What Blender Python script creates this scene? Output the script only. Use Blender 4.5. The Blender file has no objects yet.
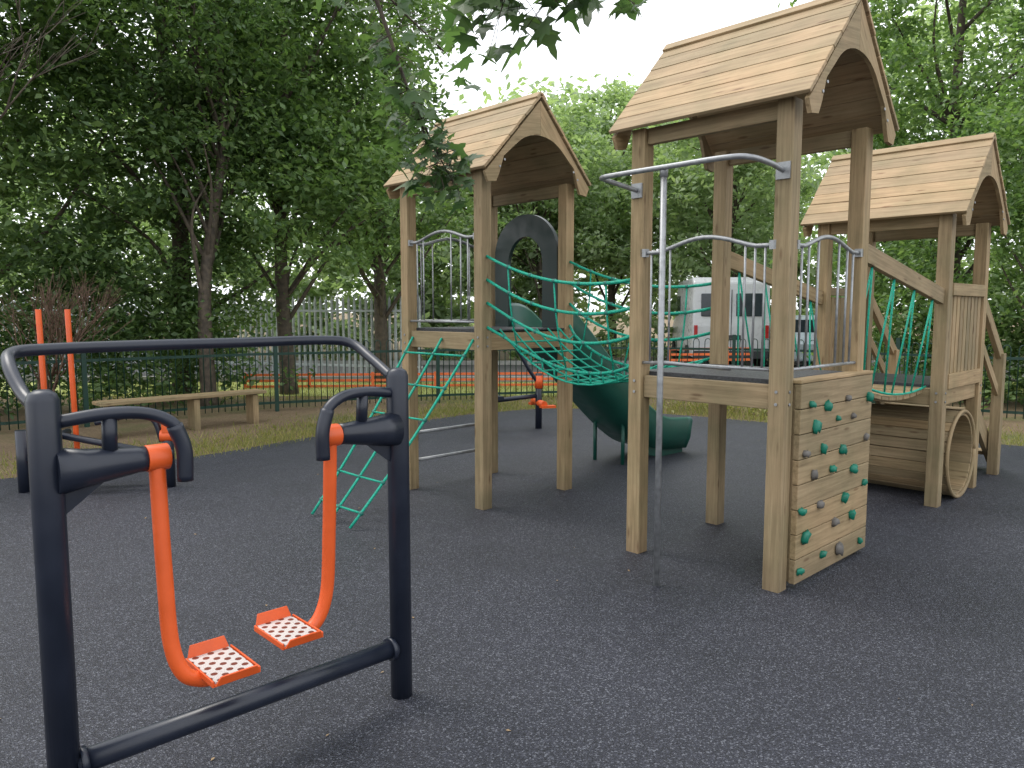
import bpy, math, random
import numpy as np
from mathutils import Vector, Matrix
random.seed(7)
sc=bpy.context.scene
R_=random.uniform
# ------------------------------------------------------------------ materials
def newmat(name):
    m=bpy.data.materials.new(name); m.use_nodes=True
    nt=m.node_tree; nt.nodes.clear()
    out=nt.nodes.new('ShaderNodeOutputMaterial')
    b=nt.nodes.new('ShaderNodeBsdfPrincipled')
    nt.links.new(b.outputs[0],out.inputs[0])
    return m,nt,b,out
def N(nt,t,**k):
    n=nt.nodes.new(t)
    for a,v in k.items():
        if a in n.inputs.keys(): n.inputs[a].default_value=v
        else: setattr(n,a,v)
    return n
def ramp(nt,fac,stops):
    r=nt.nodes.new('ShaderNodeValToRGB'); e=r.color_ramp.elements
    while len(e)<len(stops): e.new(0.5)
    for i,(p,c) in enumerate(stops):
        e[i].position=p; e[i].color=(*c,1) if len(c)==3 else c
    nt.links.new(fac,r.inputs[0]); return r
def mixc(nt,fac,a,b,mode='MIX'):
    m=nt.nodes.new('ShaderNodeMix'); m.data_type='RGBA'; m.blend_type=mode
    for s,v in ((0,fac),(6,a),(7,b)):
        if hasattr(v,'links'): nt.links.new(v,m.inputs[s])
        else: m.inputs[s].default_value=v if s==0 else (*v,1)
    return m.outputs[2]
def bump(nt,b,h,strength,dist):
    bp=nt.nodes.new('ShaderNodeBump'); bp.inputs['Strength'].default_value=strength
    bp.inputs['Distance'].default_value=dist
    nt.links.new(h,bp.inputs['Height']); nt.links.new(bp.outputs[0],b.inputs['Normal'])
def wood(name,c1,c2,c3):
    m,nt,b,o=newmat(name)
    at=N(nt,'ShaderNodeAttribute',attribute_name='gc')
    mp=N(nt,'ShaderNodeMapping'); mp.inputs['Scale'].default_value=(1.3,26,26)
    nt.links.new(at.outputs['Vector'],mp.inputs[0])
    n1=N(nt,'ShaderNodeTexNoise',Scale=1.7,Detail=6.0,Roughness=0.65,Distortion=0.25)
    nt.links.new(mp.outputs[0],n1.inputs['Vector'])
    r=ramp(nt,n1.outputs[0],[(0.3,c1),(0.52,c2),(0.75,c3)])
    geo=N(nt,'ShaderNodeNewGeometry')
    tone=ramp(nt,geo.outputs['Random Per Island'],[(0,(0.76,0.78,0.77)),(0.5,(0.95,0.94,0.9)),(1,(1.14,1.07,0.98))])
    c=mixc(nt,1.0,r.outputs[0],tone.outputs[0],'MULTIPLY')
    mp2=N(nt,'ShaderNodeMapping'); mp2.inputs['Scale'].default_value=(3.2,14,14)
    nt.links.new(at.outputs['Vector'],mp2.inputs[0])
    vo=N(nt,'ShaderNodeTexVoronoi',Scale=1.0); nt.links.new(mp2.outputs[0],vo.inputs['Vector'])
    kn=ramp(nt,vo.outputs['Distance'],[(0.07,(0.4,0.28,0.2)),(0.17,(1,1,1))])
    c=mixc(nt,0.7,c,kn.outputs[0],'MULTIPLY')
    n3=N(nt,'ShaderNodeTexNoise',Scale=3.0,Detail=4.0,Roughness=0.6)
    nt.links.new(geo.outputs['Position'],n3.inputs['Vector'])
    r3=ramp(nt,n3.outputs[0],[(0.3,(0.72,0.78,0.70)),(0.65,(1.06,1.03,1.0))])
    c=mixc(nt,0.85,c,r3.outputs[0],'MULTIPLY')
    # wood gets darker towards the ground
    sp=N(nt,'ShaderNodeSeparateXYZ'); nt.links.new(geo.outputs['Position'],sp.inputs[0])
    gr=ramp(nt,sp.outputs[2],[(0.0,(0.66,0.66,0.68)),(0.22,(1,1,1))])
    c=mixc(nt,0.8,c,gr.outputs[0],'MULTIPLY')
    nt.links.new(c,b.inputs['Base Color']); b.inputs['Roughness'].default_value=0.72
    bump(nt,b,n1.outputs[0],0.3,0.004)
    return m
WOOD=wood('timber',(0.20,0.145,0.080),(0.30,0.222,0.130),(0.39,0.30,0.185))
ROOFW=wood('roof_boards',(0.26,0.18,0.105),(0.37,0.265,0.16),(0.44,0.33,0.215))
def simple(name,col,rough=0.4,metal=0.0,var=0.15,scale=8,bs=0.0):
    m,nt,b,o=newmat(name)
    g=N(nt,'ShaderNodeNewGeometry')
    n=N(nt,'ShaderNodeTexNoise',Scale=float(scale),Detail=4.0); nt.links.new(g.outputs['Position'],n.inputs['Vector'])
    a=tuple(c*(1-var) for c in col); z=tuple(min(1,c*(1+var)) for c in col)
    r=ramp(nt,n.outputs[0],[(0.3,a),(0.7,z)]); nt.links.new(r.outputs[0],b.inputs['Base Color'])
    rr=ramp(nt,n.outputs[0],[(0.3,(rough*0.8,)*3),(0.7,(min(1,rough*1.25),)*3)]); nt.links.new(rr.outputs[0],b.inputs['Roughness'])
    b.inputs['Metallic'].default_value=metal
    if bs: bump(nt,b,n.outputs[0],bs,0.01)
    return m
DARK=simple('anthracite_powder_coat',(0.010,0.014,0.026),0.36)
ORANGE=simple('orange_powder_coat',(0.64,0.092,0.014),0.42,var=0.1)
STEEL=simple('galvanised_steel',(0.30,0.31,0.32),0.45,0.6,var=0.2,scale=30)
PALI=simple('palisade_steel',(0.44,0.48,0.50),0.6,0.1)
ROPE=simple('green_rope',(0.0,0.30,0.20),0.6,var=0.35,scale=90,bs=0.6)
CLIP=simple('rope_clip',(0.01,0.14,0.11),0.4)
SLIDE=simple('green_plastic',(0.006,0.070,0.050),0.38)
DGREEN=simple('dark_green_panel',(0.005,0.020,0.018),0.4)
FENCEM=simple('green_fence_paint',(0.004,0.03,0.02),0.4)
DECKM=simple('black_deck',(0.03,0.032,0.036),0.5,scale=60,var=0.5,bs=0.6)
WHITE=simple('white_paint',(0.55,0.56,0.58),0.3,var=0.04)
BLUEP=simple('pale_blue_paint',(0.40,0.46,0.50),0.3)
GLASS=simple('dark_glass',(0.03,0.04,0.05),0.08)
REDL=simple('red_lens',(0.4,0.02,0.02),0.2)
TYRE=simple('tyre',(0.02,0.02,0.02),0.8)
HOLDG=simple('hold_green',(0.0,0.15,0.095),0.5); HOLDB=simple('hold_grey',(0.12,0.11,0.10),0.6)
BARK=simple('bark',(0.075,0.06,0.044),0.9,var=0.5,scale=14,bs=1.0)
BARKR=simple('reddish_bark',(0.13,0.08,0.055),0.9,var=0.4,scale=14)
OPLAST=simple('orange_plastic',(0.7,0.14,0.04),0.5)
PLATE,nt,b,o=newmat('perforated_plate')
tc=N(nt,'ShaderNodeTexCoord'); mp=N(nt,'ShaderNodeMapping'); mp.inputs['Scale'].default_value=(27,27,0)
mp.inputs['Rotation'].default_value=(0,0,0.785)
nt.links.new(tc.outputs['Object'],mp.inputs[0])
v=N(nt,'ShaderNodeTexVoronoi',Scale=1.0,Randomness=0.0); nt.links.new(mp.outputs[0],v.inputs['Vector'])
r=ramp(nt,v.outputs['Distance'],[(0.28,(0.14,0.03,0.018)),(0.33,(0.50,0.46,0.44))]); nt.links.new(r.outputs[0],b.inputs['Base Color']); b.inputs['Roughness'].default_value=0.4
# rubber
RUB,nt,b,o=newmat('black_rubber_surfacing')
g=N(nt,'ShaderNodeNewGeometry')
v=N(nt,'ShaderNodeTexVoronoi',Scale=185.0); nt.links.new(g.outputs['Position'],v.inputs['Vector'])
sx=N(nt,'ShaderNodeSeparateColor'); nt.links.new(v.outputs['Color'],sx.inputs[0])
r=ramp(nt,sx.outputs[0],[(0.0,(0.006,0.007,0.012)),(0.5,(0.014,0.016,0.026)),(0.85,(0.036,0.039,0.055)),(0.98,(0.12,0.128,0.15))])
n=N(nt,'ShaderNodeTexNoise',Scale=0.45,Detail=7.0,Roughness=0.7); nt.links.new(g.outputs['Position'],n.inputs['Vector'])
r2=ramp(nt,n.outputs[0],[(0.3,(0.66,0.68,0.72)),(0.7,(1.35,1.32,1.30))])
c=mixc(nt,1.0,r.outputs[0],r2.outputs[0],'MULTIPLY'); nt.links.new(c,b.inputs['Base Color'])
rr=ramp(nt,n.outputs[0],[(0.3,(0.46,)*3),(0.7,(0.66,)*3)]); nt.links.new(rr.outputs[0],b.inputs['Roughness'])
bump(nt,b,v.outputs['Distance'],0.8,0.005)
# ground
GRD,nt,b,o=newmat('ground')
g=N(nt,'ShaderNodeNewGeometry')
n=N(nt,'ShaderNodeTexNoise',Scale=0.5,Detail=8.0,Roughness=0.7); nt.links.new(g.outputs['Position'],n.inputs['Vector'])
r=ramp(nt,n.outputs[0],[(0.3,(0.13,0.088,0.052)),(0.5,(0.20,0.145,0.084)),(0.6,(0.13,0.125,0.05)),(0.75,(0.09,0.125,0.035))])
n2=N(nt,'ShaderNodeTexNoise',Scale=30.0,Detail=6.0,Roughness=0.8); nt.links.new(g.outputs['Position'],n2.inputs['Vector'])
r2=ramp(nt,n2.outputs[0],[(0.3,(0.5,0.5,0.5)),(0.7,(1.5,1.45,1.4))])
c=mixc(nt,1.0,r.outputs[0],r2.outputs[0],'MULTIPLY'); nt.links.new(c,b.inputs['Base Color']); b.inputs['Roughness'].default_value=0.95
bump(nt,b,n2.outputs[0],1.0,0.03)
LAWN,nt,b,o=newmat('lawn')
g=N(nt,'ShaderNodeNewGeometry')
n=N(nt,'ShaderNodeTexNoise',Scale=1.2,Detail=8.0,Roughness=0.7); nt.links.new(g.outputs['Position'],n.inputs['Vector'])
r=ramp(nt,n.outputs[0],[(0.3,(0.22,0.26,0.07)),(0.6,(0.32,0.36,0.11)),(0.8,(0.42,0.39,0.18))])  # grass colour brightened so the sunlit look is painted in
nt.links.new(r.outputs[0],b.inputs['Base Color']); b.inputs['Roughness'].default_value=0.95
ASPH=simple('asphalt',(0.06,0.06,0.062),0.9,scale=20,bs=0.3); KERB=simple('kerb_concrete',(0.3,0.3,0.28),0.8)
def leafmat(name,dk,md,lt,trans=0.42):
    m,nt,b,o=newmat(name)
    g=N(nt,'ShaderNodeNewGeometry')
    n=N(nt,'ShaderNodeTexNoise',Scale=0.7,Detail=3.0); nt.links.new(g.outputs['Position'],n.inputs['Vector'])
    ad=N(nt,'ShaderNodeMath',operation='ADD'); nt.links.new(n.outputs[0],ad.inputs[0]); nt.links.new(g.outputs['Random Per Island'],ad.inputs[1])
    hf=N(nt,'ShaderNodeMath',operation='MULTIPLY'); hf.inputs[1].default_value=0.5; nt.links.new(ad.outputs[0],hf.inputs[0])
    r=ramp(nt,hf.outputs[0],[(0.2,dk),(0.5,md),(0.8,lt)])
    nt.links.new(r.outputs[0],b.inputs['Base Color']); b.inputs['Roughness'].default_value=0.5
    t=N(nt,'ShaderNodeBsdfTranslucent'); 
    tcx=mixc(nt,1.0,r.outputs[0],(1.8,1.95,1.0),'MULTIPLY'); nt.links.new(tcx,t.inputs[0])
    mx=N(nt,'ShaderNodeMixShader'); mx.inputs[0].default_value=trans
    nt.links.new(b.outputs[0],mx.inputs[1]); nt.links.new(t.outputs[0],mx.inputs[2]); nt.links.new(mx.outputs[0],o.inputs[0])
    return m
LEAFD=leafmat('leaf_dark',(0.05,0.092,0.038),(0.09,0.155,0.056),(0.15,0.22,0.08))
LEAFM=leafmat('leaf_mid',(0.08,0.14,0.055),(0.13,0.21,0.08),(0.20,0.28,0.11))
LEAFHAZE=leafmat('leaf_far_haze',(0.20,0.27,0.16),(0.27,0.35,0.21),(0.34,0.41,0.25))  # distance haze painted into the leaf colour as a paler green
LEAFS=leafmat('leaf_sycamore',(0.045,0.09,0.04),(0.07,0.125,0.055),(0.10,0.16,0.06))
GRASSM=leafmat('grass_blades',(0.12,0.13,0.035),(0.19,0.20,0.06),(0.34,0.29,0.13))
# ------------------------------------------------------------------ builder
Z=Vector((0,0,1))
class MB:
    def __init__(s): s.v=[];s.f=[];s.g=[];s.m=[];s.s=[]
    def box(s,c,size,R=None,mi=0):
        c=Vector(c); R=R or Matrix.Identity(3); o=len(s.v)
        ax=max(range(3),key=lambda i:size[i]); oth=[i for i in range(3) if i!=ax]
        ro=[R_(0,50) for _ in range(3)]
        for x in (-.5,.5):
            for y in (-.5,.5):
                for z in (-.5,.5):
                    l=Vector((x*size[0],y*size[1],z*size[2]))
                    s.v.append(c+R@l); s.g.append((l[ax]+ro[0],l[oth[0]]+ro[1],l[oth[1]]+ro[2]))
        for q in ((0,1,3,2),(4,6,7,5),(0,4,5,1),(2,3,7,6),(0,2,6,4),(1,5,7,3)):
            s.f.append([o+i for i in q]); s.m.append(mi); s.s.append(False)
    def beam(s,p0,p1,w,h,up=Z,mi=0):
        p0=Vector(p0);p1=Vector(p1); d=(p1-p0); L=d.length; x=d/L
        up=Vector(up); y=up.cross(x)
        if y.length<1e-4: y=Vector((0,1,0)).cross(x)
        y.normalize(); z=x.cross(y)
        s.box((p0+p1)/2,(L,w,h),Matrix((x,y,z)).transposed(),mi)
    def tube(s,pts,r,n=10,mi=0):
        P=[Vector(p) for p in pts]; k=len(P); r=r if isinstance(r,(list,tuple)) else [r]*k
        T=[(P[min(i+1,k-1)]-P[max(i-1,0)]).normalized() for i in range(k)]
        u=T[0].orthogonal().normalized(); o=len(s.v); ro=R_(0,50); al=0
        for i in range(k):
            if i: al+=(P[i]-P[i-1]).length
            u=(u-T[i]*u.dot(T[i])).normalized(); w=T[i].cross(u)
            for j in range(n):
                a=2*math.pi*j/n; q=u*math.cos(a)+w*math.sin(a)
                s.v.append(P[i]+q*r[i]); s.g.append((al+ro,math.cos(a)*r[i],math.sin(a)*r[i]))
        for i in range(k-1):
            for j in range(n):
                a=o+i*n+j; b2=o+i*n+(j+1)%n
                s.f.append([a,b2,b2+n,a+n]); s.m.append(mi); s.s.append(True)
        s.f.append([o+j for j in range(n)][::-1]); s.m.append(mi); s.s.append(False)
        s.f.append([o+(k-1)*n+j for j in range(n)]); s.m.append(mi); s.s.append(False)
    def prism(s,poly,org,ux,uy,th,mi=0):
        org=Vector(org);ux=Vector(ux);uy=Vector(uy);w=ux.cross(uy).normalized()*th
        o=len(s.v);n=len(poly);ro=R_(0,50)
        d=Vector((poly[1][0]-poly[0][0],poly[1][1]-poly[0][1])).normalized()
        for k in (0,1):
            for x,y in poly:
                s.v.append(org+ux*x+uy*y+w*k); s.g.append((x*d.x+y*d.y+ro,-x*d.y+y*d.x+ro,k*th))
        s.f.append([o+i for i in range(n)][::-1]); s.f.append([o+n+i for i in range(n)])
        for i in range(n): j=(i+1)%n; s.f.append([o+i,o+j,o+n+j,o+n+i])
        s.m+= [mi]*(n+2); s.s+=[False]*(n+2)
    def blob(s,c,r,mi=0,sq=(1,1,1),jit=0.15):
        o=len(s.v);c=Vector(c)
        ph=[0,.6,1.2,1.9,2.5,math.pi]; n=8
        for i in range(1,5):
            for j in range(n):
                a=2*math.pi*j/n; k=r*(1+R_(-jit,jit))
                s.v.append(c+Vector((math.sin(ph[i])*math.cos(a)*k*sq[0],math.sin(ph[i])*math.sin(a)*k*sq[1],math.cos(ph[i])*k*sq[2])))
                s.g.append((0,0,0))
        for i in range(3):
            for j in range(n):
                a=o+i*n+j;b2=o+i*n+(j+1)%n; s.f.append([a,a+n,b2+n,b2]); s.m.append(mi); s.s.append(True)
        s.f.append([o+j for j in range(n)]); s.f.append([o+3*n+j for j in range(n)][::-1]); s.m+=[mi,mi]; s.s+=[True,True]
    def build(s,name,mats,parent=None,bevel=0):
        me=bpy.data.meshes.new(name); me.from_pydata([tuple(v) for v in s.v],[],s.f)
        for m in mats: me.materials.append(m)
        me.polygons.foreach_set('material_index',s.m); me.polygons.foreach_set('use_smooth',s.s)
        at=me.attributes.new('gc','FLOAT_VECTOR','POINT'); at.data.foreach_set('vector',np.array(s.g,dtype=np.float32).ravel())
        me.update()
        ob=bpy.data.objects.new(name,me); sc.collection.objects.link(ob)
        if parent: ob.parent=parent
        if bevel:
            bm=ob.modifiers.new('bevel','BEVEL'); bm.width=bevel; bm.segments=2; bm.limit_method='ANGLE'; bm.angle_limit=0.9
        return ob
def empty(name,loc=(0,0,0),rot=0):
    e=bpy.data.objects.new(name,None); e.location=loc; e.rotation_euler=(0,0,rot); e.empty_display_size=0.2
    sc.collection.objects.link(e); return e
def smooth(pts,n=6):
    P=[Vector(p) for p in pts]; P=[2*P[0]-P[1]]+P+[2*P[-1]-P[-2]]; out=[]
    for i in range(1,len(P)-2):
        for k in range(n):
            t=k/n; a,b2,c,d=P[i-1:i+3]
            out.append(0.5*((2*b2)+(c-a)*t+(2*a-5*b2+4*c-d)*t*t+(3*b2-a-3*c+d)*t**3))
    out.append(P[-2]); return out
# ------------------------------------------------------------------ camera, world, light
cam=bpy.data.cameras.new('Camera'); co=bpy.data.objects.new('Camera',cam); sc.collection.objects.link(co)
co.location=(0,0,1.6); co.rotation_euler=(math.radians(90-5.5),0,0); cam.lens=26.72; cam.sensor_width=36; cam.clip_end=2000
sc.camera=co
w=bpy.data.worlds.new('World'); sc.world=w; w.use_nodes=True; nt=w.node_tree; nt.nodes.clear()
SE,SR=math.radians(58),math.radians(-60)
sky=N(nt,'ShaderNodeTexSky',sky_type='NISHITA'); sky.sun_disc=False; sky.sun_elevation=SE; sky.sun_rotation=SR; sky.dust_density=4; sky.air_density=1.0
hs=N(nt,'ShaderNodeHueSaturation'); hs.inputs['Saturation'].default_value=0.3; hs.inputs['Value'].default_value=1.8
nt.links.new(sky.outputs[0],hs.inputs['Color'])
tc=N(nt,'ShaderNodeTexCoord'); nz=N(nt,'ShaderNodeTexNoise',Scale=2.5,Detail=5.0); nt.links.new(tc.outputs['Generated'],nz.inputs['Vector'])
cr=ramp(nt,nz.outputs[0],[(0.3,(0.6,)*3),(0.65,(0.95,)*3)])
cm=mixc(nt,cr.outputs[0],hs.outputs[0],(14.3,14.7,15.2))
bg=N(nt,'ShaderNodeBackground',Strength=0.145); nt.links.new(cm,bg.inputs[0])
wo=N(nt,'ShaderNodeOutputWorld'); nt.links.new(bg.outputs[0],wo.inputs[0])
sl=bpy.data.lights.new('sun','SUN'); sl.energy=1.5; sl.angle=math.radians(24); sl.color=(1,0.95,0.87)
so=bpy.data.objects.new('sun',sl); sc.collection.objects.link(so)
sd=Vector((math.sin(SR)*math.cos(SE),math.cos(SR)*math.cos(SE),math.sin(SE)))
so.rotation_euler=sd.to_track_quat('Z','Y').to_euler()
sc.view_settings.view_transform='Standard'; sc.view_settings.look='None'; sc.view_settings.exposure=0
# ------------------------------------------------------------------ ground
def sheet(name,poly,z,mat):
    me=bpy.data.meshes.new(name); me.from_pydata([(x,y,z) for x,y in poly],[],[list(range(len(poly)))]); me.materials.append(mat)
    ob=bpy.data.objects.new(name,me); sc.collection.objects.link(ob); return ob
sheet('ground',[(-600,-600),(600,-600),(600,600),(-600,600)],0,GRD)
edge=smooth([(-14,3.2,0),(-8,5.2,0),(-4.87,7.06,0),(-3.43,8.25,0),(-2.64,9.35,0),(-1.58,10.6,0),(-.5,11.7,0),(.9,12.3,0),(2.6,11.5,0),(4.3,10.2,0),(5.9,8.9,0),(9,7.2,0),(15,6,0)],6)
mb=MB(); poly=[(p.x,p.y) for p in edge]+[(15,-12),(-14,-12)]
mb.prism(poly[::-1],(0,0,-0.02),(1,0,0),(0,1,0),0.035); 
rub=mb.build('rubber_play_surface',[RUB])
sheet('lawn',[(-30,14.2),(-1.0,14.2),(4.5,14.4),(30,14.2),(30,17.0),(-30,17.0)],0.006,LAWN)
sheet('road',[(-60,17.3),(60,17.3),(60,22.5),(-60,22.5)],0.004,ASPH)
mb=MB(); mb.box((0,17.2,0.05),(80,0.14,0.14)); mb.box((0,22.6,0.05),(80,0.14,0.14)); mb.build('kerb',[KERB])
# ------------------------------------------------------------------ towers
TH=math.radians(44); A=Vector((math.cos(TH),math.sin(TH),0)); B=Vector((-math.sin(TH),math.cos(TH),0)); O=Vector((1.50,4.22,0.012))
S=0.97
def tower(name,a,b2,deck,eave,apex,post_top=None):
    e=empty(name,O+A*a+B*b2,TH)
    mb=MB(); pt=eave+0.02
    for x in (0,S):
        for y in (0,S): mb.box((x,y,(pt-0.05)/2),(0.1,0.1,pt+0.05))
    mb.build('posts',[WOOD],e,0.006)
    mb=MB()
    for x in (0,S): mb.beam((x,0.052,deck-0.085),(x,S-0.052,deck-0.085),0.045,0.14)
    for y in (0,S): mb.beam((0.052,y,deck-0.085),(S-0.052,y,deck-0.085),0.045,0.14)
    for k in (1,2): mb.beam((S*k/3,0.03,deck-0.09),(S*k/3,S-0.03,deck-0.09),0.045,0.1)
    for x in (0,S): mb.beam((x,0.052,eave-0.03),(x,S-0.052,eave-0.03),0.045,0.1)
    mb.build('beams',[WOOD],e,0.005)
    mb=MB(); mb.box((S/2,S/2,deck-0.005),(S-0.08,S-0.08,0.03))
    mb.box((S/2,-0.0,deck+0.003),(S-0.11,0.07,0.014)); mb.box((S/2,S,deck+0.003),(S-0.11,0.07,0.014))
    mb.build('deck',[DECKM],e,0.003)
    mb=MB()
    for x in (0,S):
        for zz in (deck-0.05,deck-0.12):
            mb.tube([(x,-0.052,zz),(x,-0.056,zz)],0.009,8)
    for y in (0,S):
        for zz in (deck-0.05,deck-0.12): mb.tube([(-0.052,y,zz),(-0.056,y,zz)],0.009,8)
    hsn=S/2+0.12; rise=apex-eave
    for sg in (-1,1):
        for t in (0.20,0.29): mb.tube([(S/2+sg*(hsn-0.045)*(1-t),-0.158,eave+rise*t-0.09),(S/2+sg*(hsn-0.045)*(1-t),-0.163,eave+rise*t-0.09)],0.009,8)
    mb.build('bolts',[STEEL],e)
    y0,y1=-0.17,S+0.17; L=math.hypot(hsn,rise); ang=math.atan2(rise,hsn)
    mb=MB(); nb=7
    for sgn in (-1,1):
        d=Vector((-sgn*math.cos(ang),0,math.sin(ang))); nrm=Vector((sgn*math.sin(ang),0,math.cos(ang)))
        base=Vector((S/2+sgn*hsn,0,eave))
        for i in range(nb):
            wd=L/nb; c=base+d*(wd*(i+0.5)); d2=(d+nrm*-0.02).normalized()
            Y=Vector((0,1,0))
            j=R_(-0.003,0.003)
            M=Matrix((Y,d2,Y.cross(d2))).transposed()
            mb.box(c+Vector((0,(y0+y1)/2+j,0))+nrm*(0.012+R_(-.001,.001)),(y1-y0,wd*0.985,0.022),M)
    mb.beam((S/2-0.028,y0,apex+0.012),(S/2-0.028,y1,apex+0.012),0.07,0.018,up=Vector((-0.7,0,0.7)))
    mb.beam((S/2+0.030,y0,apex+0.010),(S/2+0.030,y1,apex+0.010),0.06,0.018,up=Vector((0.7,0,0.7)))
    mb.build('roof',[ROOFW],e,0.003)
    mb=MB()
    for yy in (y0+0.012,y1-0.037,):
        for sgn in (-1,1):
            bw=0.20
            pts=[(sgn*(hsn-0.005),eave-0.02),(0.001*sgn,apex-0.028),(0.001*sgn,apex-bw-0.10)]
            for t in (0.06,0.12,0.17,0.21,0.25):
                pts.append((sgn*t,apex-bw-0.10-0.9*t*t*(1+2*t)))
            kx=hsn-0.10; pts.append((sgn*(kx-0.10),eave+0.12)); pts.append((sgn*(kx-0.055),eave-0.01)); pts.append((sgn*(kx-0.02),eave-0.08)); pts.append((sgn*(kx+0.06),eave-0.09))
            if sgn<0: pts=pts[::-1]
            mb.prism(pts,(S/2,yy,0),(1,0,0),(0,0,1),-0.025)
    mb.build('gable_boards',[WOOD],e,0.0)
    return e
t2=tower('wooden_play_tower',0,0,1.19,2.70,3.35)
t1=tower('wooden_play_tower',0,2.49,1.43,2.65,3.28)
t3=tower('wooden_play_tower',2.69,0,0.98,2.33,2.98)
def guard(e,p0,p1,z0,z1,name='guard_rail',bars=(0.08,0.2,0.42,0.58,0.8,0.92)):
    p0=Vector(p0);p1=Vector(p1); mb=MB()
    def zt(t): 
        return z1+0.07*math.sin(math.pi*min(1,max(0,(t-0.12)/0.76)))**1.3
    pts=[p0.lerp(p1,i/16)+Z*zt(i/16) for i in range(17)]
    mb.tube(pts,0.013,8); mb.tube([p0+Z*(z0+0.07),p1+Z*(z0+0.07)],0.010,8)
    for t in bars: q=p0.lerp(p1,t); mb.tube([q+Z*(z0+0.07),q+Z*zt(t)],0.007,6)
    for q in (p0,p1):
        mb.box(q+Z*z1,(0.04,0.04,0.05)); 
    return mb.build(name,[STEEL],e)
guard(t2,(-0.03,0.05,0),(-0.03,S-0.05,0),1.19,1.95,bars=(0.06,0.13,0.2,0.78,0.86,0.94))
guard(t2,(0.05,-0.03,0),(S-0.05,-0.03,0),1.19,1.95,bars=(0.1,0.2,0.34,0.66,0.8,0.9))
mb=MB()
mb.tube(smooth([(-0.04,0.0,2.34),(-0.2,-0.0,2.36),(-0.38,0.02,2.37),(-0.455,0.12,2.37),(-0.46,0.45,2.37),(-0.46,0.80,2.37),(-0.44,0.93,2.37),(-0.36,0.97,2.37),(-0.04,0.97,2.34)],7),0.015,10)
mb.tube([(-0.44,0.5,0),(-0.44,0.5,2.37)],0.018,12); mb.tube([(-0.44,0.5,2.32),(-0.44,0.5,2.385)],0.023,12)
mb.tube([(-0.44,0.5,1.30),(-0.03,0.30,1.25)],0.010,8)
for y in (0,0.97): mb.box((-0.056,y,2.34),(0.012,0.08,0.09))
mb.build('sliding_pole',[STEEL],t2)
mb=MB()
for i in range(8):
    hgt=0.1435; mb.box((0.56,-0.075,0.035+hgt*(i+0.5)),(1.01+R_(-.004,.004),0.038,hgt-0.004))
mb.box((1.045,-0.03,0.61),(0.04,0.05,1.14)); mb.box((0.085,-0.03,0.61),(0.04,0.05,1.14)); mb.box((0.56,-0.045,1.194),(1.02,0.1,0.02))
mb.build('climbing_wall',[WOOD],t2,0.004)
mb=MB(); k=0
for row,z in enumerate((0.13,0.3,0.46,0.62,0.77,0.92,1.06)):
    for x in ((0.2,0.5,0.8) if row%2 else (0.14,0.36,0.66,0.95)):
        k+=1; mb.blob((x+R_(-.05,.05),-0.102,z+R_(-.03,.03)),R_(0.022,0.034),1 if k%3==0 else 0,(R_(.7,1.3),0.9,R_(.7,1.4)),0.3)
mb.build('climbing_holds',[HOLDG,HOLDB],t2)
guard(t1,(-0.02,0.05,0),(-0.02,S-0.05,0),1.43,2.17,bars=(0.12,0.22,0.36,0.78,0.88))
guard(t1,(0.05,S,0),(S-0.05,S,0),1.43,2.17,bars=(0.1,0.25,0.75,0.9))
mb=MB()
for z in (0.25,0.5): mb.tube([(0.05,S,z),(S-0.05,S,z)],0.016,8)
mb.build('ladder_rungs',[STEEL],t1)
mb=MB(); out=[];inn=[]; no=24
for i in range(no+1):
    a=math.pi*i/no
    out.append((0.485-0.40*math.cos(a),2.10+0.36*math.sin(a))); inn.append((0.485-0.22*math.cos(a),2.02+0.24*math.sin(a)))
out=[(0.085,1.43)]+out+[(0.885,1.43)]; inn=[(0.265,1.44)]+inn+[(0.705,1.44)]
for xx in (0.95,0.99):
    for y,z in out+inn: mb.v.append(Vector((xx,y,z))); mb.g.append((0,0,0))
n=len(out); h=2*n
for i in range(n-1):
    for q in ([i,i+1,n+i+1,n+i],[h+i,h+n+i,h+n+i+1,h+i+1],[i,h+i,h+i+1,i+1],[n+i,n+i+1,h+n+i+1,h+n+i]):
        mb.f.append(q); mb.m.append(0); mb.s.append(False)
mb.build('arch_panel',[DGREEN],t1)
en=empty('rope_climbing_net',O+B*2.49,TH)
mb=MB(); tops=[(-0.03,0.08),(-0.03,0.48),(-0.03,0.88)]; bots=[(-1.12,0.2),(-1.13,0.47),(-1.12,0.74)]
gl=[]
for (x0,y0),(x1,y1) in zip(tops,bots):
    p0=Vector((x0,y0,1.36));p1=Vector((x1,y1,0.02)); L=[p0.lerp(p1,i/12)-Z*0.05*4*(i/12)*(1-i/12) for i in range(13)]; mb.tube(L,0.011,6); gl.append(L)
for k in range(1,12):
    if k%2==1:
        for i in (0,1): mb.tube([gl[i][k],gl[i+1][k]],0.009,6)
        for i in (0,1,2): mb.blob(gl[i][k],0.019,1)
mb.build('ropes',[ROPE,CLIP],en)
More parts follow.
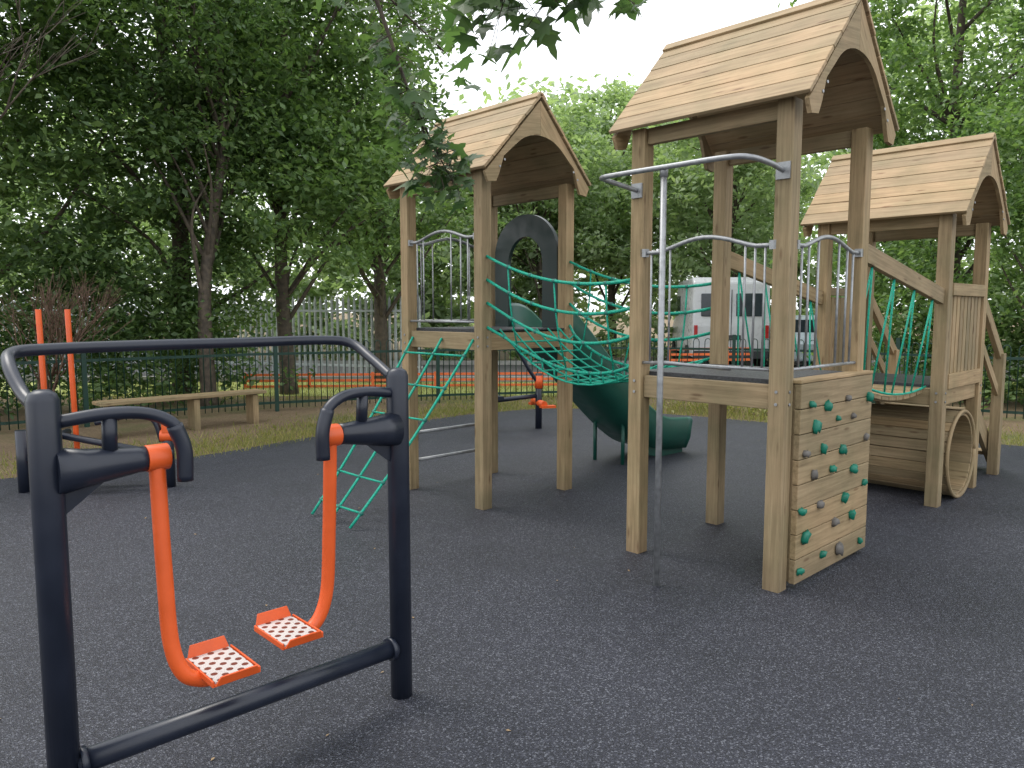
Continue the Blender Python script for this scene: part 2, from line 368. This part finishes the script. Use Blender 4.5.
# net bridge
en=empty('rope_net_bridge',O,TH)
mb=MB()
ya,yb=S+0.05,2.49-0.05; za,zb=1.19,1.41
nS=12
def net_pt(t,x,h,sag): return Vector((x,ya+(yb-ya)*t,za+(zb-za)*t+h-sag*4*t*(1-t)))
lines={}
for sx in (0,1):
    for lv,(h,sag) in enumerate(((0.60,0.10),(0.42,0.13),(0.24,0.16),(0.05,0.19))):
        inset=(0.0,0.02,0.06,0.14)[lv]; L=[]
        for i in range(nS+1):
            t=i/nS; x=(inset*math.sin(math.pi*t)**0.5 if 0<i<nS else 0); x=x if sx==0 else S-x
            L.append(net_pt(t,x,h,sag))
        lines[(sx,lv)]=L; mb.tube(L,0.012,6)
fl=[]
for k in range(1,7):
    L=[net_pt(i/nS,S*k/7,0.03,0.26) for i in range(nS+1)]; mb.tube(L,0.008,6); fl.append(L)
for i in range(1,nS):
    for sx in (0,1):
        Q=[lines[(sx,l)][i] for l in range(4)]
        if i%4==2: mb.tube(Q,0.007,6)
        if i%2==0:
            for q in Q[:3]: mb.blob(q,0.018,1)
        mb.blob(Q[3],0.016,1)
    mb.tube([lines[(0,3)][i]]+[L[i] for L in fl]+[lines[(1,3)][i]],0.008,6)
mb.build('ropes',[ROPE,CLIP],en)
# plank bridge
en=empty('plank_bridge',O,TH)
mb=MB(); xa,xb=S+0.06,2.69-0.06
for y in (0,S): mb.beam((S+0.05,y,1.97),(2.69-0.05,y,1.70),0.045,0.12)
def bz(t): return 1.15+(0.95-1.15)*t-0.10*4*t*(1-t)
nP=11
for i in range(nP):
    t=(i+0.5)/nP; mb.box((xa+(xb-xa)*t,S/2,bz(t)),(0.125,0.78,0.035),Matrix.Rotation(-(bz(t+.01)-bz(t-.01))/(0.02*(xb-xa)),3,'Y'))
mb.build('timbers',[WOOD],en,0.004)
mb=MB()
for y in (0.0,S):
    yy=0.08 if y==0 else S-0.08
    L=[(xa+(xb-xa)*i/12,yy,bz(i/12)+0.03) for i in range(13)]; mb.tube(L,0.009,6)
    for i in range(4):
        t=(i+0.5)/4; top=(S+0.05+(1.62)*t,y,1.97-0.27*t-0.05)
        for dt in (-0.08,0.08):
            q=min(1,max(0,t+dt)); mb.tube([top,(xa+(xb-xa)*q,yy,bz(q)+0.03)],0.007,6)
        mb.blob(top,0.016,1)
mb.build('ropes',[ROPE,CLIP],en)
# slide
es=empty('slide',O+B*2.49,TH)
pth=smooth([(0.99,0,1.43),(1.18,0,1.40),(1.5,0,1.15),(2.0,0,0.72),(2.45,0,0.38),(2.8,0,0.22),(3.30,0,0.17)],6)
prof=[(-0.30,0.20),(-0.27,0.235),(-0.24,0.20),(-0.215,0.06),(-0.16,0.0),(0,-0.012),(0.16,0.0),(0.215,0.06),(0.24,0.20),(0.27,0.235),(0.30,0.20),(0.285,0.0),(0.24,-0.12),(-0.24,-0.12),(-0.285,0.0)]
mb=MB(); k=len(pth); n=len(prof)
for i,p in enumerate(pth):
    t=(pth[min(i+1,k-1)]-pth[max(i-1,0)]).normalized(); nn=Vector((-t.z,0,t.x)); 
    for y,hh in prof: mb.v.append(Vector((p.x,0.485+y,p.z))+nn*hh); mb.g.append((0,0,0))
for i in range(k-1):
    for j in range(n):
        a=i*n+j;c=i*n+(j+1)%n; mb.f.append([a,c,c+n,a+n]); mb.m.append(0); mb.s.append(True)
mb.f.append(list(range(n))); mb.f.append([(k-1)*n+j for j in range(n)][::-1]); mb.m+=[0,0]; mb.s+=[False,False]
mb.build('chute',[SLIDE],es,0.0)
mb=MB(); mb.box((3.05,0.485,0.03),(0.45,0.4,0.12)); mb.tube([(2.2,0.3,0),(2.2,0.3,0.46)],0.02,8); mb.tube([(2.2,0.67,0),(2.2,0.67,0.46)],0.02,8)
mb.build('supports',[SLIDE],es)
# T3 accessories
mb=MB()
for i in range(9): mb.box((0.10+0.77*i/8,-0.02,1.34),(0.07,0.022,0.74))
mb.beam((0.052,-0.045,1.76),(S-0.052,-0.045,1.76),0.028,0.10); mb.beam((0.052,-0.045,1.02),(S-0.052,-0.045,1.02),0.028,0.12)
for i in range(9): mb.box((0.10+0.77*i/8,S,1.34),(0.07,0.022,0.74))
mb.beam((0.052,S,1.76),(S-0.052,S,1.76),0.05,0.07)
mb.build('infill_panels',[WOOD],t3,0.004)
mb=MB(); nS2=24; rb=0.345
for i in range(nS2):
    a=2*math.pi*i/nS2; R3=Matrix.Rotation(a,3,'Y')
    mb.box(Vector((S/2,0.51,0.375))+R3@Vector((0,0,rb)),(2*math.pi*rb/nS2*0.97,1.12,0.035),R3)
mb.build('barrel_tunnel',[WOOD],t3,0.004)
mb=MB()
for yy in (-0.055,1.075): mb.tube([(S/2+0.365*math.cos(2*math.pi*i/40),yy,0.375+0.365*math.sin(2*math.pi*i/40)) for i in range(41)],0.016,6)
mb.build('barrel_hoops',[WOOD],t3)
mb=MB()
for y in (0.08,S-0.08): mb.beam((S+0.06,y,0.88),(2.05,y,0.08),0.045,0.16)
for i in range(5): mb.box((S+0.22+0.19*i,S/2,0.80-0.155*i),(0.2,S-0.2,0.035))
for y in (0.0,S):
    mb.box((1.75,y,0.58),(0.09,0.09,1.2)); mb.beam((S+0.05,y,1.72),(1.80,y,1.12),0.045,0.10); mb.beam((S+0.05,y,1.35),(1.80,y,0.75),0.03,0.08)
mb.build('stairs',[WOOD],t3,0.004)
# ------------------------------------------------------------------ air walker
wa=math.atan2(0.847,0.893)
aw=empty('air_walker_exercise_machine',(-1.35,2.17,0.012),wa)
W=1.23
mb=MB()
for x in (0,W):
    mb.tube([(x,0,-0.03),(x,0,1.33),(x,0,1.35),(x,0,1.362)],[0.044,0.044,0.037,0.02],24)
mb.tube([(0.03,0,0.215),(W-0.03,0,0.215)],0.036,20)
mb.tube([(0.04,0,0.215),(0.06,0,0.215)],0.046,20); mb.tube([(W-0.06,0,0.215),(W-0.04,0,0.215)],0.046,20)
mb.tube(smooth([(0,0.03,1.30),(-0.02,0.14,1.34),(-0.03,0.26,1.42),(0.0,0.35,1.455),(0.12,0.38,1.462),(0.4,0.38,1.465),(W/2,0.38,1.465),(W-0.4,0.38,1.465),(W-0.12,0.38,1.465),(W,0.34,1.45),(W+0.01,0.2,1.39),(W,0.03,1.32)],6),0.020,14)
for sg,x0 in ((1,0),(-1,W)):
    X=lambda d:x0+sg*d
    mb.tube([(X(0.02),0,1.12),(X(0.10),0,1.12),(X(0.25),0,1.125),(X(0.27),0,1.125)],[0.072,0.058,0.04,0.04],20)
    mb.prism([(X(0.03),0.98),(X(0.03),1.08),(X(0.16),1.08)] if sg<0 else [(X(0.03),0.98),(X(0.16),1.08),(X(0.03),1.08)],(0,0.006,0),(1,0,0),(0,0,1),0.012)
    mb.tube(smooth([(X(0.03),0,1.265),(X(0.16),-0.02,1.28),(X(0.27),-0.04,1.272),(X(0.345),-0.055,1.23),(X(0.37),-0.06,1.15),(X(0.37),-0.06,1.07)],6),0.020,14)
    mb.tube(smooth([(X(0.345),-0.055,1.23),(X(0.37),-0.06,1.15),(X(0.37),-0.06,1.05)],6),0.025,14)
    mb.tube([(X(0.17),-0.015,1.28),(X(0.17),0,1.14)],0.022,14)
mb.build('frame',[DARK],aw)
for sg,x0,sw,nm in ((1,0,-0.05,'leg_1'),(-1,W,0.05,'leg_2')):
    X=lambda d:x0+sg*d
    mb=MB()
    mb.tube([(X(0.272),0,1.125),(X(0.34),0,1.125)],0.042,20)
    mb.tube(smooth([(X(0.305),0,1.12),(X(0.305),sw*.2,0.95),(X(0.305),sw*.5,0.75),(X(0.31),sw*.8,0.53),(X(0.34),sw,0.42),(X(0.40),sw,0.375),(X(0.47),sw,0.368)],7),0.025,16)
    px=X(0.47); z=0.40
    mb.box((px,sw,z-0.006),(0.15,0.23,0.010))
    for d in (-0.078,0.078):
        mb.box((px+d,sw,z+0.0),(0.006,0.23,0.022))
    mb.prism([(px-0.075,0),(px+0.075,0),(px+0.06,0.05),(px-0.06,0.05)] ,(0,sw+0.118,z-0.004),(1,0,0),(0,0.25,0.97),0.006)
    mb.prism([(px-0.075,0),(px+0.075,0),(px+0.06,0.035),(px-0.06,0.035)] ,(0,sw-0.118,z-0.004),(1,0,0),(0,-0.35,0.94),0.006)
    mb.build(nm,[ORANGE],aw,0.002)
    mb=MB(); mb.box((px,sw,z+0.003),(0.142,0.228,0.006)); mb.build(nm+'_plate',[PLATE],aw)
    mb=MB(); mb.tube([(X(0.345),0,1.125),(X(0.352),0,1.125)],0.02,12); mb.build(nm+'_cap',[DARK],aw)
# ski trainer behind
sk=empty('ski_trainer_exercise_machine',(-3.10,6.77,0.012),math.radians(190))
mb=MB(); mb.tube([(0,0,0),(0,0,0.42),(0,0,0.44)],[0.05,0.05,0.03],18); mb.tube([(1.2,0,0),(1.2,0,0.55)],0.05,18); mb.tube([(0,0,0.30),(1.2,0,0.30)],0.035,14)
mb.tube(smooth([(0.05,0.0,0.42),(0.12,0,0.62),(0.3,0,0.66),(0.6,0,0.60)],6),0.025,12); mb.tube([(0.9,-0.2,0.5),(0.9,0.2,0.5)],0.03,12); mb.tube([(0.05,0.0,0.3),(0.9,0,0.5)],0.03,12)
mb.build('frame',[DARK],sk)
mb=MB()
for y,x in ((-0.12,0.80),(0.12,0.94)):
    mb.tube([(x,y,0.2),(x+0.01,y,0.9),(x+0.02,y,1.60)],0.023,12); mb.box((x-0.35,y,0.2),(0.5,0.1,0.03)); mb.tube([(x,y,0.22),(x-0.6,y,0.22)],0.02,10)
mb.tube([(-0.05,0,0.47),(0.06,0,0.47)],0.055,18); mb.box((0,0,0.56),(0.08,0.1,0.12))
mb.build('levers',[ORANGE],sk,0.002)
bk=empty('rowing_exercise_machine',(0.36,10.2,0.012),math.radians(200))
mb=MB(); mb.tube([(0,0,0),(0,0,0.75)],0.045,14); mb.tube(smooth([(0,0,0.6),(0.2,0,0.9),(0.45,0,1.35),(0.5,0,1.6)],6),0.025,12); mb.tube([(0,0,0.45),(0.7,0,0.4)],0.03,12); mb.box((0.7,0,0.45),(0.3,0.3,0.04)); mb.tube([(0.7,0,0),(0.7,0,0.42)],0.04,12); mb.tube([(0.5,-0.25,1.6),(0.5,0.25,1.6)],0.02,10)
mb.build('frame',[DARK],bk)
mb=MB(); mb.tube([(0.0,-0.2,0.35),(0.0,0.2,0.35)],0.045,12); mb.box((-0.05,0.2,0.32),(0.2,0.1,0.03)); mb.box((-0.05,-0.2,0.32),(0.2,0.1,0.03)); mb.tube([(0,0,0.55),(0,0,0.72)],0.055,12); mb.build('pedals',[ORANGE],bk)
# bench
p0=Vector((-5.16,9.36,0)); p1=Vector((-3.61,10.9,0)); d=(p1-p0).normalized()
be=empty('wooden_bench',p0,math.atan2(d.y,d.x)); Lb=(p1-p0).length
mb=MB(); mb.box((Lb/2,-0.08,0.45),(Lb,0.15,0.045)); mb.box((Lb/2,0.09,0.45),(Lb,0.15,0.045))
for x in (0.15,Lb*0.55,Lb-0.15):
    mb.box((x,0,0.2),(0.08,0.24,0.43))
mb.build('seat_and_legs',[WOOD],be,0.006)
# ------------------------------------------------------------------ fences
def along(path,step):
    out=[];P=[Vector((x,y,0)) for x,y in path]
    acc=0
    for a,b2 in zip(P,P[1:]):
        L=(b2-a).length; s=acc
        while s<L: out.append((a.lerp(b2,s/L),(b2-a).normalized())); s+=step
        acc=s-L
    return out
fpath=[(-13,6.6),(-6.6,9.8),(-4.1,11.9),(-1.45,13.1),(2.06,14.0),(4.6,13.3),(7.0,11.0),(12.5,8.0)]
mb=MB()
for p,d in along(fpath,0.20):
    q=p+d*0.10; pts=[p+Z*0.05,p+Z*1.05]
    for k in range(1,5): a=math.pi*k/5; pts.append(p+d*(0.05-0.05*math.cos(a))+Z*(1.05+0.06*math.sin(a)))
    pts+=[q+Z*1.05,q+Z*0.05]; mb.tube(pts,0.008,5)
for a,b2 in zip(fpath,fpath[1:]):
    for z in (0.14,0.92): mb.beam((*a,z),(*b2,z),0.012,0.04)
for p,d in along(fpath,2.7): mb.box(p+Z*0.58,(0.06,0.06,1.2),Matrix.Rotation(math.atan2(d.y,d.x),3,'Z'))
mb.build('green_railing_fence',[FENCEM])
mb=MB(); pp=[(-14,20.5),(-2.0,16.9)]
for p,d in along(pp,0.145):
    n_=Vector((-d.y,d.x,0)); x=0.035
    mb.prism([(-x,0.05),(x,0.05),(x,1.82),(0,1.95),(-x,1.82)],p,d,Z,0.004)
    mb.prism([(-0.012,0.05),(0.012,0.05),(0.012,1.84),(-0.012,1.84)],p-n_*0.012,d,Z,0.01)
for z in (0.35,1.6): mb.beam((*pp[0],z),(*pp[1],z),0.04,0.05)
mb.build('palisade_fence',[PALI])
mb=MB()
for (xa_,ya_),(xb_,yb_),hh in (((-5.5,15.6),(2.0,16.2),0.3),((3.4,16.4),(5.2,16.6),0.8)):
    for p,d in along([(xa_,ya_),(xb_,yb_)],1.3): mb.box(p+Z*(hh/2),(0.05,0.05,hh+0.06))
    for z in (hh-0.02,hh-0.14,hh-0.26): mb.beam((xa_,ya_,z),(xb_,yb_,z),0.015,0.05)
mb.build('orange_barrier',[OPLAST])
# ------------------------------------------------------------------ vehicles
def vehicle(name,loc,rot,prof,width,wheels,glass,body):
    e=empty(name,loc,rot); mb=MB()
    mb.prism(prof,(0,width/2,0),(1,0,0),(0,0,1),width); mb.build('body',[body],e,0.06)
    mb=MB()
    for x in wheels:
        for y in (-width/2+0.05,width/2-0.05): mb.tube([(x,y-0.11,0.33),(x,y+0.11,0.33)],0.33,24)
    mb.build('wheels',[TYRE],e)
    mb=MB()
    for c,s_ in glass: mb.box(c,s_)
    mb.build('windows',[GLASS],e,0.02)
    return e
v=vehicle('white_van',(5.75,20.0,0.004),math.radians(84),[(-0.0,0.35),(-0.02,1.2),(0.08,2.35),(0.3,2.48),(3.6,2.48),(4.3,1.5),(5.1,1.15),(5.2,0.35)],1.98,(0.9,4.3),
  [((0.02,-0.45,1.75),(0.10,0.66,0.6)),((0.02,0.45,1.75),(0.10,0.66,0.6)),((3.3,0.985,1.8),(0.8,0.04,0.5)),((3.3,-0.985,1.8),(0.8,0.04,0.5))],WHITE)
mb=MB(); 
for y in (-0.91,0.91): mb.box((-0.02,y,1.05),(0.07,0.09,0.34))
mb.build('tail_lights',[REDL],v,0.01)
mb=MB(); mb.box((-0.06,0,0.45),(0.14,1.9,0.2)); mb.box((-0.04,0,0.9),(0.03,0.5,0.12)); mb.box((-0.01,0,1.3),(0.03,0.02,1.7)); mb.build('bumper',[DECKM],v,0.01)
carp=[(0,0.3),(-0.05,0.75),(0.1,0.95),(0.5,1.4),(0.9,1.48),(2.2,1.46),(2.9,1.0),(3.9,0.85),(4.0,0.3)]
vehicle('parked_car',(7.7,19.4,0.004),math.radians(80),carp,1.75,(0.75,3.2),[((0.28,0,1.2),(0.2,1.3,0.34)),((1.6,0.0,1.2),(1.6,1.77,0.32))],BLUEP)
# ------------------------------------------------------------------ vegetation
rng=np.random.default_rng(5)
def leaves(name,C,size,mat,parent=None,asp=0.5,up=0.5):
    n=len(C); nr=rng.normal(size=(n,3)); nr[:,2]=np.abs(nr[:,2])+up; nr/=np.linalg.norm(nr,axis=1)[:,None]
    r=rng.normal(size=(n,3)); a=np.cross(nr,r); a/=np.linalg.norm(a,axis=1)[:,None]; b2=np.cross(nr,a)
    s=(size*rng.uniform(0.6,1.3,n))[:,None]
    V=np.stack([C-a*s*.5,C+b2*s*asp*.5-a*s*.05,C+a*s*.5-nr*s*.12,C-b2*s*asp*.5-a*s*.05],axis=1).reshape(-1,3).astype(np.float32)
    me=bpy.data.meshes.new(name); me.vertices.add(4*n); me.vertices.foreach_set('co',V.ravel())
    me.loops.add(4*n); me.loops.foreach_set('vertex_index',np.arange(4*n,dtype=np.int32))
    me.polygons.add(n); me.polygons.foreach_set('loop_start',np.arange(0,4*n,4,dtype=np.int32)); me.polygons.foreach_set('loop_total',np.full(n,4,dtype=np.int32))
    me.materials.append(mat); me.update(); me.validate()
    ob=bpy.data.objects.new(name,me); sc.collection.objects.link(ob)
    if parent: ob.parent=parent
    return ob
def clusters(blobs,k):
    out=[]; vol=np.array([b[3]*b[4]*b[5] for b in blobs]); vol=vol/vol.sum()
    for bi in rng.choice(len(blobs),k,p=vol):
        cx,cy,cz,rx,ry,rz=blobs[bi]; d=rng.normal(size=3); d/=np.linalg.norm(d); q=rng.uniform(0.25,1)**0.5
        out.append((cx+d[0]*rx*q,cy+d[1]*ry*q,cz+d[2]*rz*q))
    return np.array(out)
def cloud(cl,n,rad):
    idx=rng.integers(0,len(cl),n); r=rng.uniform(0.5,1.3,len(cl))[idx][:,None]*rad
    return cl[idx]+rng.normal(size=(n,3))*r*np.array([1,1,0.55])*0.6
def tree(name,x,y,h,tr,blobs,n,size,mat,k=None,lean=0.0,rad=0.55,bark=BARK):
    e=empty(name,(x,y,0)); k=k or n//110
    cl=clusters(blobs,k); P=cloud(cl,n,rad); P=P[P[:,2]>0.3]
    leaves('foliage',P,size,mat,e)
    mb=MB(); tp=smooth([(0,0,-0.1),(R_(-.1,.1)+lean*.2,R_(-.1,.1),h*.25),(lean*.6+R_(-.25,.25),R_(-.2,.2),h*.55),(lean,0,h*.88)],6)
    mb.tube(tp,[tr*(1.25 if i==0 else 1)*(1-0.85*i/(len(tp)-1)) for i in range(len(tp))],10)
    for i in rng.choice(len(cl),min(26,len(cl)),replace=False):
        c=Vector(cl[i]); zz=max(h*.15,c.z-R_(.8,2.2)); j=min(len(tp)-1,int(zz/(h*.88)*(len(tp)-1))); s=tp[j]
        m1=s.lerp(c,.5)+Vector((R_(-.3,.3),R_(-.3,.3),R_(-.1,.35)))
        pts=smooth([s,m1,c],5); r0=tr*0.34*(1-0.5*j/len(tp)); mb.tube(pts,[r0*(1-.85*q/(len(pts)-1)) for q in range(len(pts))],6)
    mb.build('trunk',[bark],e)
    return e
tree('broadleaf_tree',-9.3,12.5,12,0.22,[(0,0,7,3.4,2.8,4.6),(-2,-1,4,2.5,2,2.4),(1.5,-1,4.5,2.2,1.8,2.6)],38000,0.14,LEAFD)
tree('broadleaf_tree',-6.0,13.8,12,0.20,[(0,0,7.5,3,2.6,4.8),(-.6,-1,4.2,2.2,1.8,2.2),(1.2,-.6,4,1.8,1.6,1.9)],38000,0.14,LEAFD)
tree('broadleaf_tree',-4.3,14.6,11,0.16,[(0,0,7,2.4,2.2,4.2),(0.7,-.5,3.9,2.0,1.6,1.7)],30000,0.14,LEAFM)
tree('broadleaf_tree',-2.9,17.0,11,0.17,[(-.4,0,7,2.2,2.2,4.2),(0.3,0,4,2.0,1.8,1.9)],26000,0.16,LEAFM)
tree('ivy_clad_tree',-5.05,12.6,8,0.14,[(0,0,2.4,0.28,0.28,2.3),(0,0,5.6,1.6,1.4,2)],11000,0.10,LEAFD,k=160,rad=0.3,lean=0.3)
tree('broadleaf_tree',-7.6,9.9,8.5,0.12,[(-.6,-.4,5.8,2.3,1.7,2.2),(0.6,0.3,6.6,1.8,1.5,1.6)],16000,0.12,LEAFM)
tree('broadleaf_tree',9.2,16.0,12,0.2,[(0,0,7.2,3.0,2.6,4.6),(-.5,-.5,3.8,2.6,2.0,2.2)],36000,0.15,LEAFM)
tree('broadleaf_tree',12.5,13.5,12,0.2,[(0,0,7,3.0,2.6,4.8),(-.5,-.5,3.6,2.4,2.0,2.4)],30000,0.14,LEAFM)
tree('broadleaf_tree',8.4,11.7,6.5,0.1,[(0,0,4.3,1.5,1.3,1.9),(0.6,0.2,2.5,1.4,1.2,1.2)],14000,0.11,LEAFM)
tree('broadleaf_tree',6.3,22.5,9.0,0.18,[(0,0,5.4,2.4,2.2,2.9)],18000,0.2,LEAFHAZE)
tree('broadleaf_tree',0.9,24.0,9,0.18,[(0,0,5.4,2.7,2.4,2.8),(-2,0,5,2,2,2.4)],24000,0.2,LEAFHAZE)
tree('broadleaf_tree',3.6,27.0,9.5,0.18,[(0,0,6,3,2.4,3.2)],20000,0.22,LEAFHAZE)
def hedge(name,path,w,h,n,size,mat,z0=0.1):
    P=[np.array(p,float) for p in path]; seg=rng.integers(0,len(P)-1,n//60); t=rng.uniform(0,1,n//60)
    cl=[]
    for s_,tt in zip(seg,t):
        p=P[s_]*(1-tt)+P[s_+1]*tt; hh=h*(0.75+0.35*math.sin(p[0]*1.7)*math.sin(p[0]*0.6+1))
        cl.append((p[0]+rng.normal()*w*.4,p[1]+rng.normal()*w*.4,z0+rng.uniform(0,1)**.8*hh))
    C=cloud(np.array(cl),n,0.45); C=C[C[:,2]>0.02]
    return leaves(name,C,size,mat)
hedge('hedge',[(-16,9.5),(-11,10.8),(-7.0,12.2),(-5.0,13.6)],1.0,3.2,42000,0.12,LEAFD)
hedge('hedge',[(16,10),(11,11.8),(8.2,13.2),(6.8,14.8)],1.0,3.0,32000,0.12,LEAFM)
hedge('hedge',[(-32,27),(-16,24.5),(-6,24),(0,24.5),(9,25.5),(20,24),(32,26)],1.8,6.5,52000,0.32,LEAFHAZE)
hedge('weeds',[(2.9,12.1),(4.2,11.5),(5.2,10.9)],0.3,0.42,1800,0.07,GRASSM,0.0)
P=[]; xs=rng.uniform(-48,48,1300)
for x in xs:
    top=9.0+1.5*math.sin(x*0.45)+0.9*math.sin(x*1.1+1); 
    if x<-4: top+=3
    if x>11: top+=3
    P.append((x,rng.uniform(28,35)+abs(x)*-0.15,rng.uniform(0.1,1)**0.8*top))
leaves('background_trees',cloud(np.array(P),110000,1.1),0.36,LEAFHAZE)
def twigs(mb,p,d,L,r,dep):
    q=p+d*L; m_=p.lerp(q,.5)+Vector((R_(-.05,.05),R_(-.05,.05),0))*L
    mb.tube([p,m_,q],[r,r*.8,r*.6],5)
    if dep:
        for _ in range(3):
            nd=(d+Vector((R_(-.6,.6),R_(-.6,.6),R_(-.2,.5)))).normalized(); twigs(mb,p.lerp(q,R_(.5,1)),nd,L*R_(.6,.85),r*.6,dep-1)
mb=MB()
for k in range(4): twigs(mb,Vector((R_(-.1,.1),R_(-.1,.1),0)),Vector((R_(-.35,.35),R_(-.3,.3),1)).normalized(),0.9,0.022,4)
ob=mb.build('bare_shrub',[BARKR]); ob.location=(-6.5,10.4,0)
mb=MB()
for k in range(3): twigs(mb,Vector((0,0,2.2)),Vector((R_(0.1,.6),R_(-.3,.1),1)).normalized(),1.5,0.035,4)
mb.tube([(0,0,-.1),(0.05,0,1.1),(0,0,2.25)],[0.07,0.06,0.045],8)
ob=mb.build('bare_tree',[BARK]); ob.location=(-6.9,8.9,0)
# overhanging sycamore
sy=empty('sycamore_tree',(-3.0,-1.6,0))
mb=MB(); off=Vector((3.0,1.6,0))
tp=smooth([(0,0,-.1),(0.1,0.05,1.5),(0.3,0.3,3.0),(0.5,0.6,5.5)],6); mb.tube(tp,[0.2-0.13*i/(len(tp)-1) for i in range(len(tp))],12)
lf=[]
def maple(c,nrm,up_,s):
    nrm=nrm.normalized(); u=(up_-nrm*up_.dot(nrm)).normalized(); w_=nrm.cross(u)
    prof=[(0,-.05),(.12,-.12),(.38,-.22),(.30,-.02),(.62,.10),(.42,.18),(.52,.42),(.30,.36),(.16,.5),(.14,.72),(0,1.0)]
    prof=prof+[(-x,y) for x,y in prof[-2:0:-1]]
    return [c+w_*x*s*.85+u*y*s+nrm*(-abs(x)*.25*s-0.12*y*y*s) for x,y in prof]
def limb(pts,r0,r1,nl,spread,s,t0=0.4):
    P=smooth(pts,8); n=len(P); mb.tube([p+off for p in P],[r0+(r1-r0)*i/(n-1) for i in range(n)],7)
    for _ in range(nl):
        i=int(R_(t0,1)*(n-1)); p=P[i]; c=p+Vector((R_(-1,1),R_(-1,1),R_(-.9,.35)))*spread
        mb.tube([p+off,p.lerp(c,.5)+off+Z*0.02,c+off],[0.003,0.002,0.0015],4)
        lf.append(maple(c,Vector((R_(-.8,.8),R_(-1,.4),R_(.2,1.2))),Vector((R_(-1,1),R_(-1,1),R_(-1.2,-.1))),s*R_(.65,1.15)))
limb([(-2.6,-1.0,5.2),(-1.8,1.2,4.8),(-0.8,2.8,3.95),(-0.15,3.2,3.28),(0.40,3.4,2.95)],0.03,0.005,105,0.24,0.16,0.74)
limb([(-0.15,3.2,3.28),(0.05,3.35,3.08),(-0.05,3.5,2.96)],0.01,0.004,55,0.26,0.15,0.2)
limb([(-1.9,0.4,5.0),(-1.6,2.8,4.9),(-1.0,4.6,3.9),(-0.66,5.0,3.0),(-0.45,5.1,2.42)],0.03,0.003,110,0.19,0.13,0.66)
limb([(-0.66,5.0,3.0),(-0.5,5.1,2.65),(-0.36,5.2,2.4)],0.008,0.003,40,0.18,0.13,0.3)
limb([(-1.2,4.2,4.2),(-0.9,4.9,3.7),(-0.45,5.2,3.3)],0.015,0.004,60,0.32,0.13,0.2)
mb.build('trunk',[BARK],sy)
me=bpy.data.meshes.new('foliage'); V=[];F=[]
for L in lf: o=len(V); V+= [tuple(p+off) for p in L]; F.append(list(range(o,o+len(L))))
me.from_pydata(V,[],F); me.materials.append(LEAFS); ob=bpy.data.objects.new('foliage',me); sc.collection.objects.link(ob); ob.parent=sy
# grass blades
E=[(p.x,p.y) for p in edge]
G=[]
for _ in range(20000):
    i=random.randrange(len(E)-1); t=R_(0,1); x=E[i][0]*(1-t)+E[i+1][0]*t; y=E[i][1]*(1-t)+E[i+1][1]*t
    G.append((x+R_(-.3,.3),y+abs(random.gauss(0,1.0))+0.04,0))
for _ in range(20000): G.append((R_(-9,11),R_(13.6,17),0))
G=np.array(G); n=len(G); a=rng.uniform(0,6.28,n); hh=rng.uniform(.03,.09,n); 
big=(G[:,0]>2.5)&(G[:,0]<6)&(rng.uniform(0,1,n)<.3); hh[big]*=3.5
dx=np.cos(a)*.006;dy=np.sin(a)*.006; lx=rng.normal(size=n)*hh*.4; ly=rng.normal(size=n)*hh*.4
V=np.zeros((n,3,3)); V[:,0]=G+np.stack([dx,dy,0*dx],1); V[:,1]=G-np.stack([dx,dy,0*dx],1); V[:,2]=G+np.stack([lx,ly,hh],1)
me=bpy.data.meshes.new('grass'); me.from_pydata(V.reshape(-1,3).tolist(),[],np.arange(3*n).reshape(-1,3).tolist()); me.materials.append(GRASSM)
ob=bpy.data.objects.new('grass',me); sc.collection.objects.link(ob)
C=np.stack([rng.uniform(-8,9,500),rng.uniform(1.5,12,500),np.full(500,0.02)],1)
LIT=simple('dry_leaf',(0.26,0.18,0.1),0.8,var=0.5)
ob=leaves('fallen_leaves',C[:130],0.022,LIT,up=6)
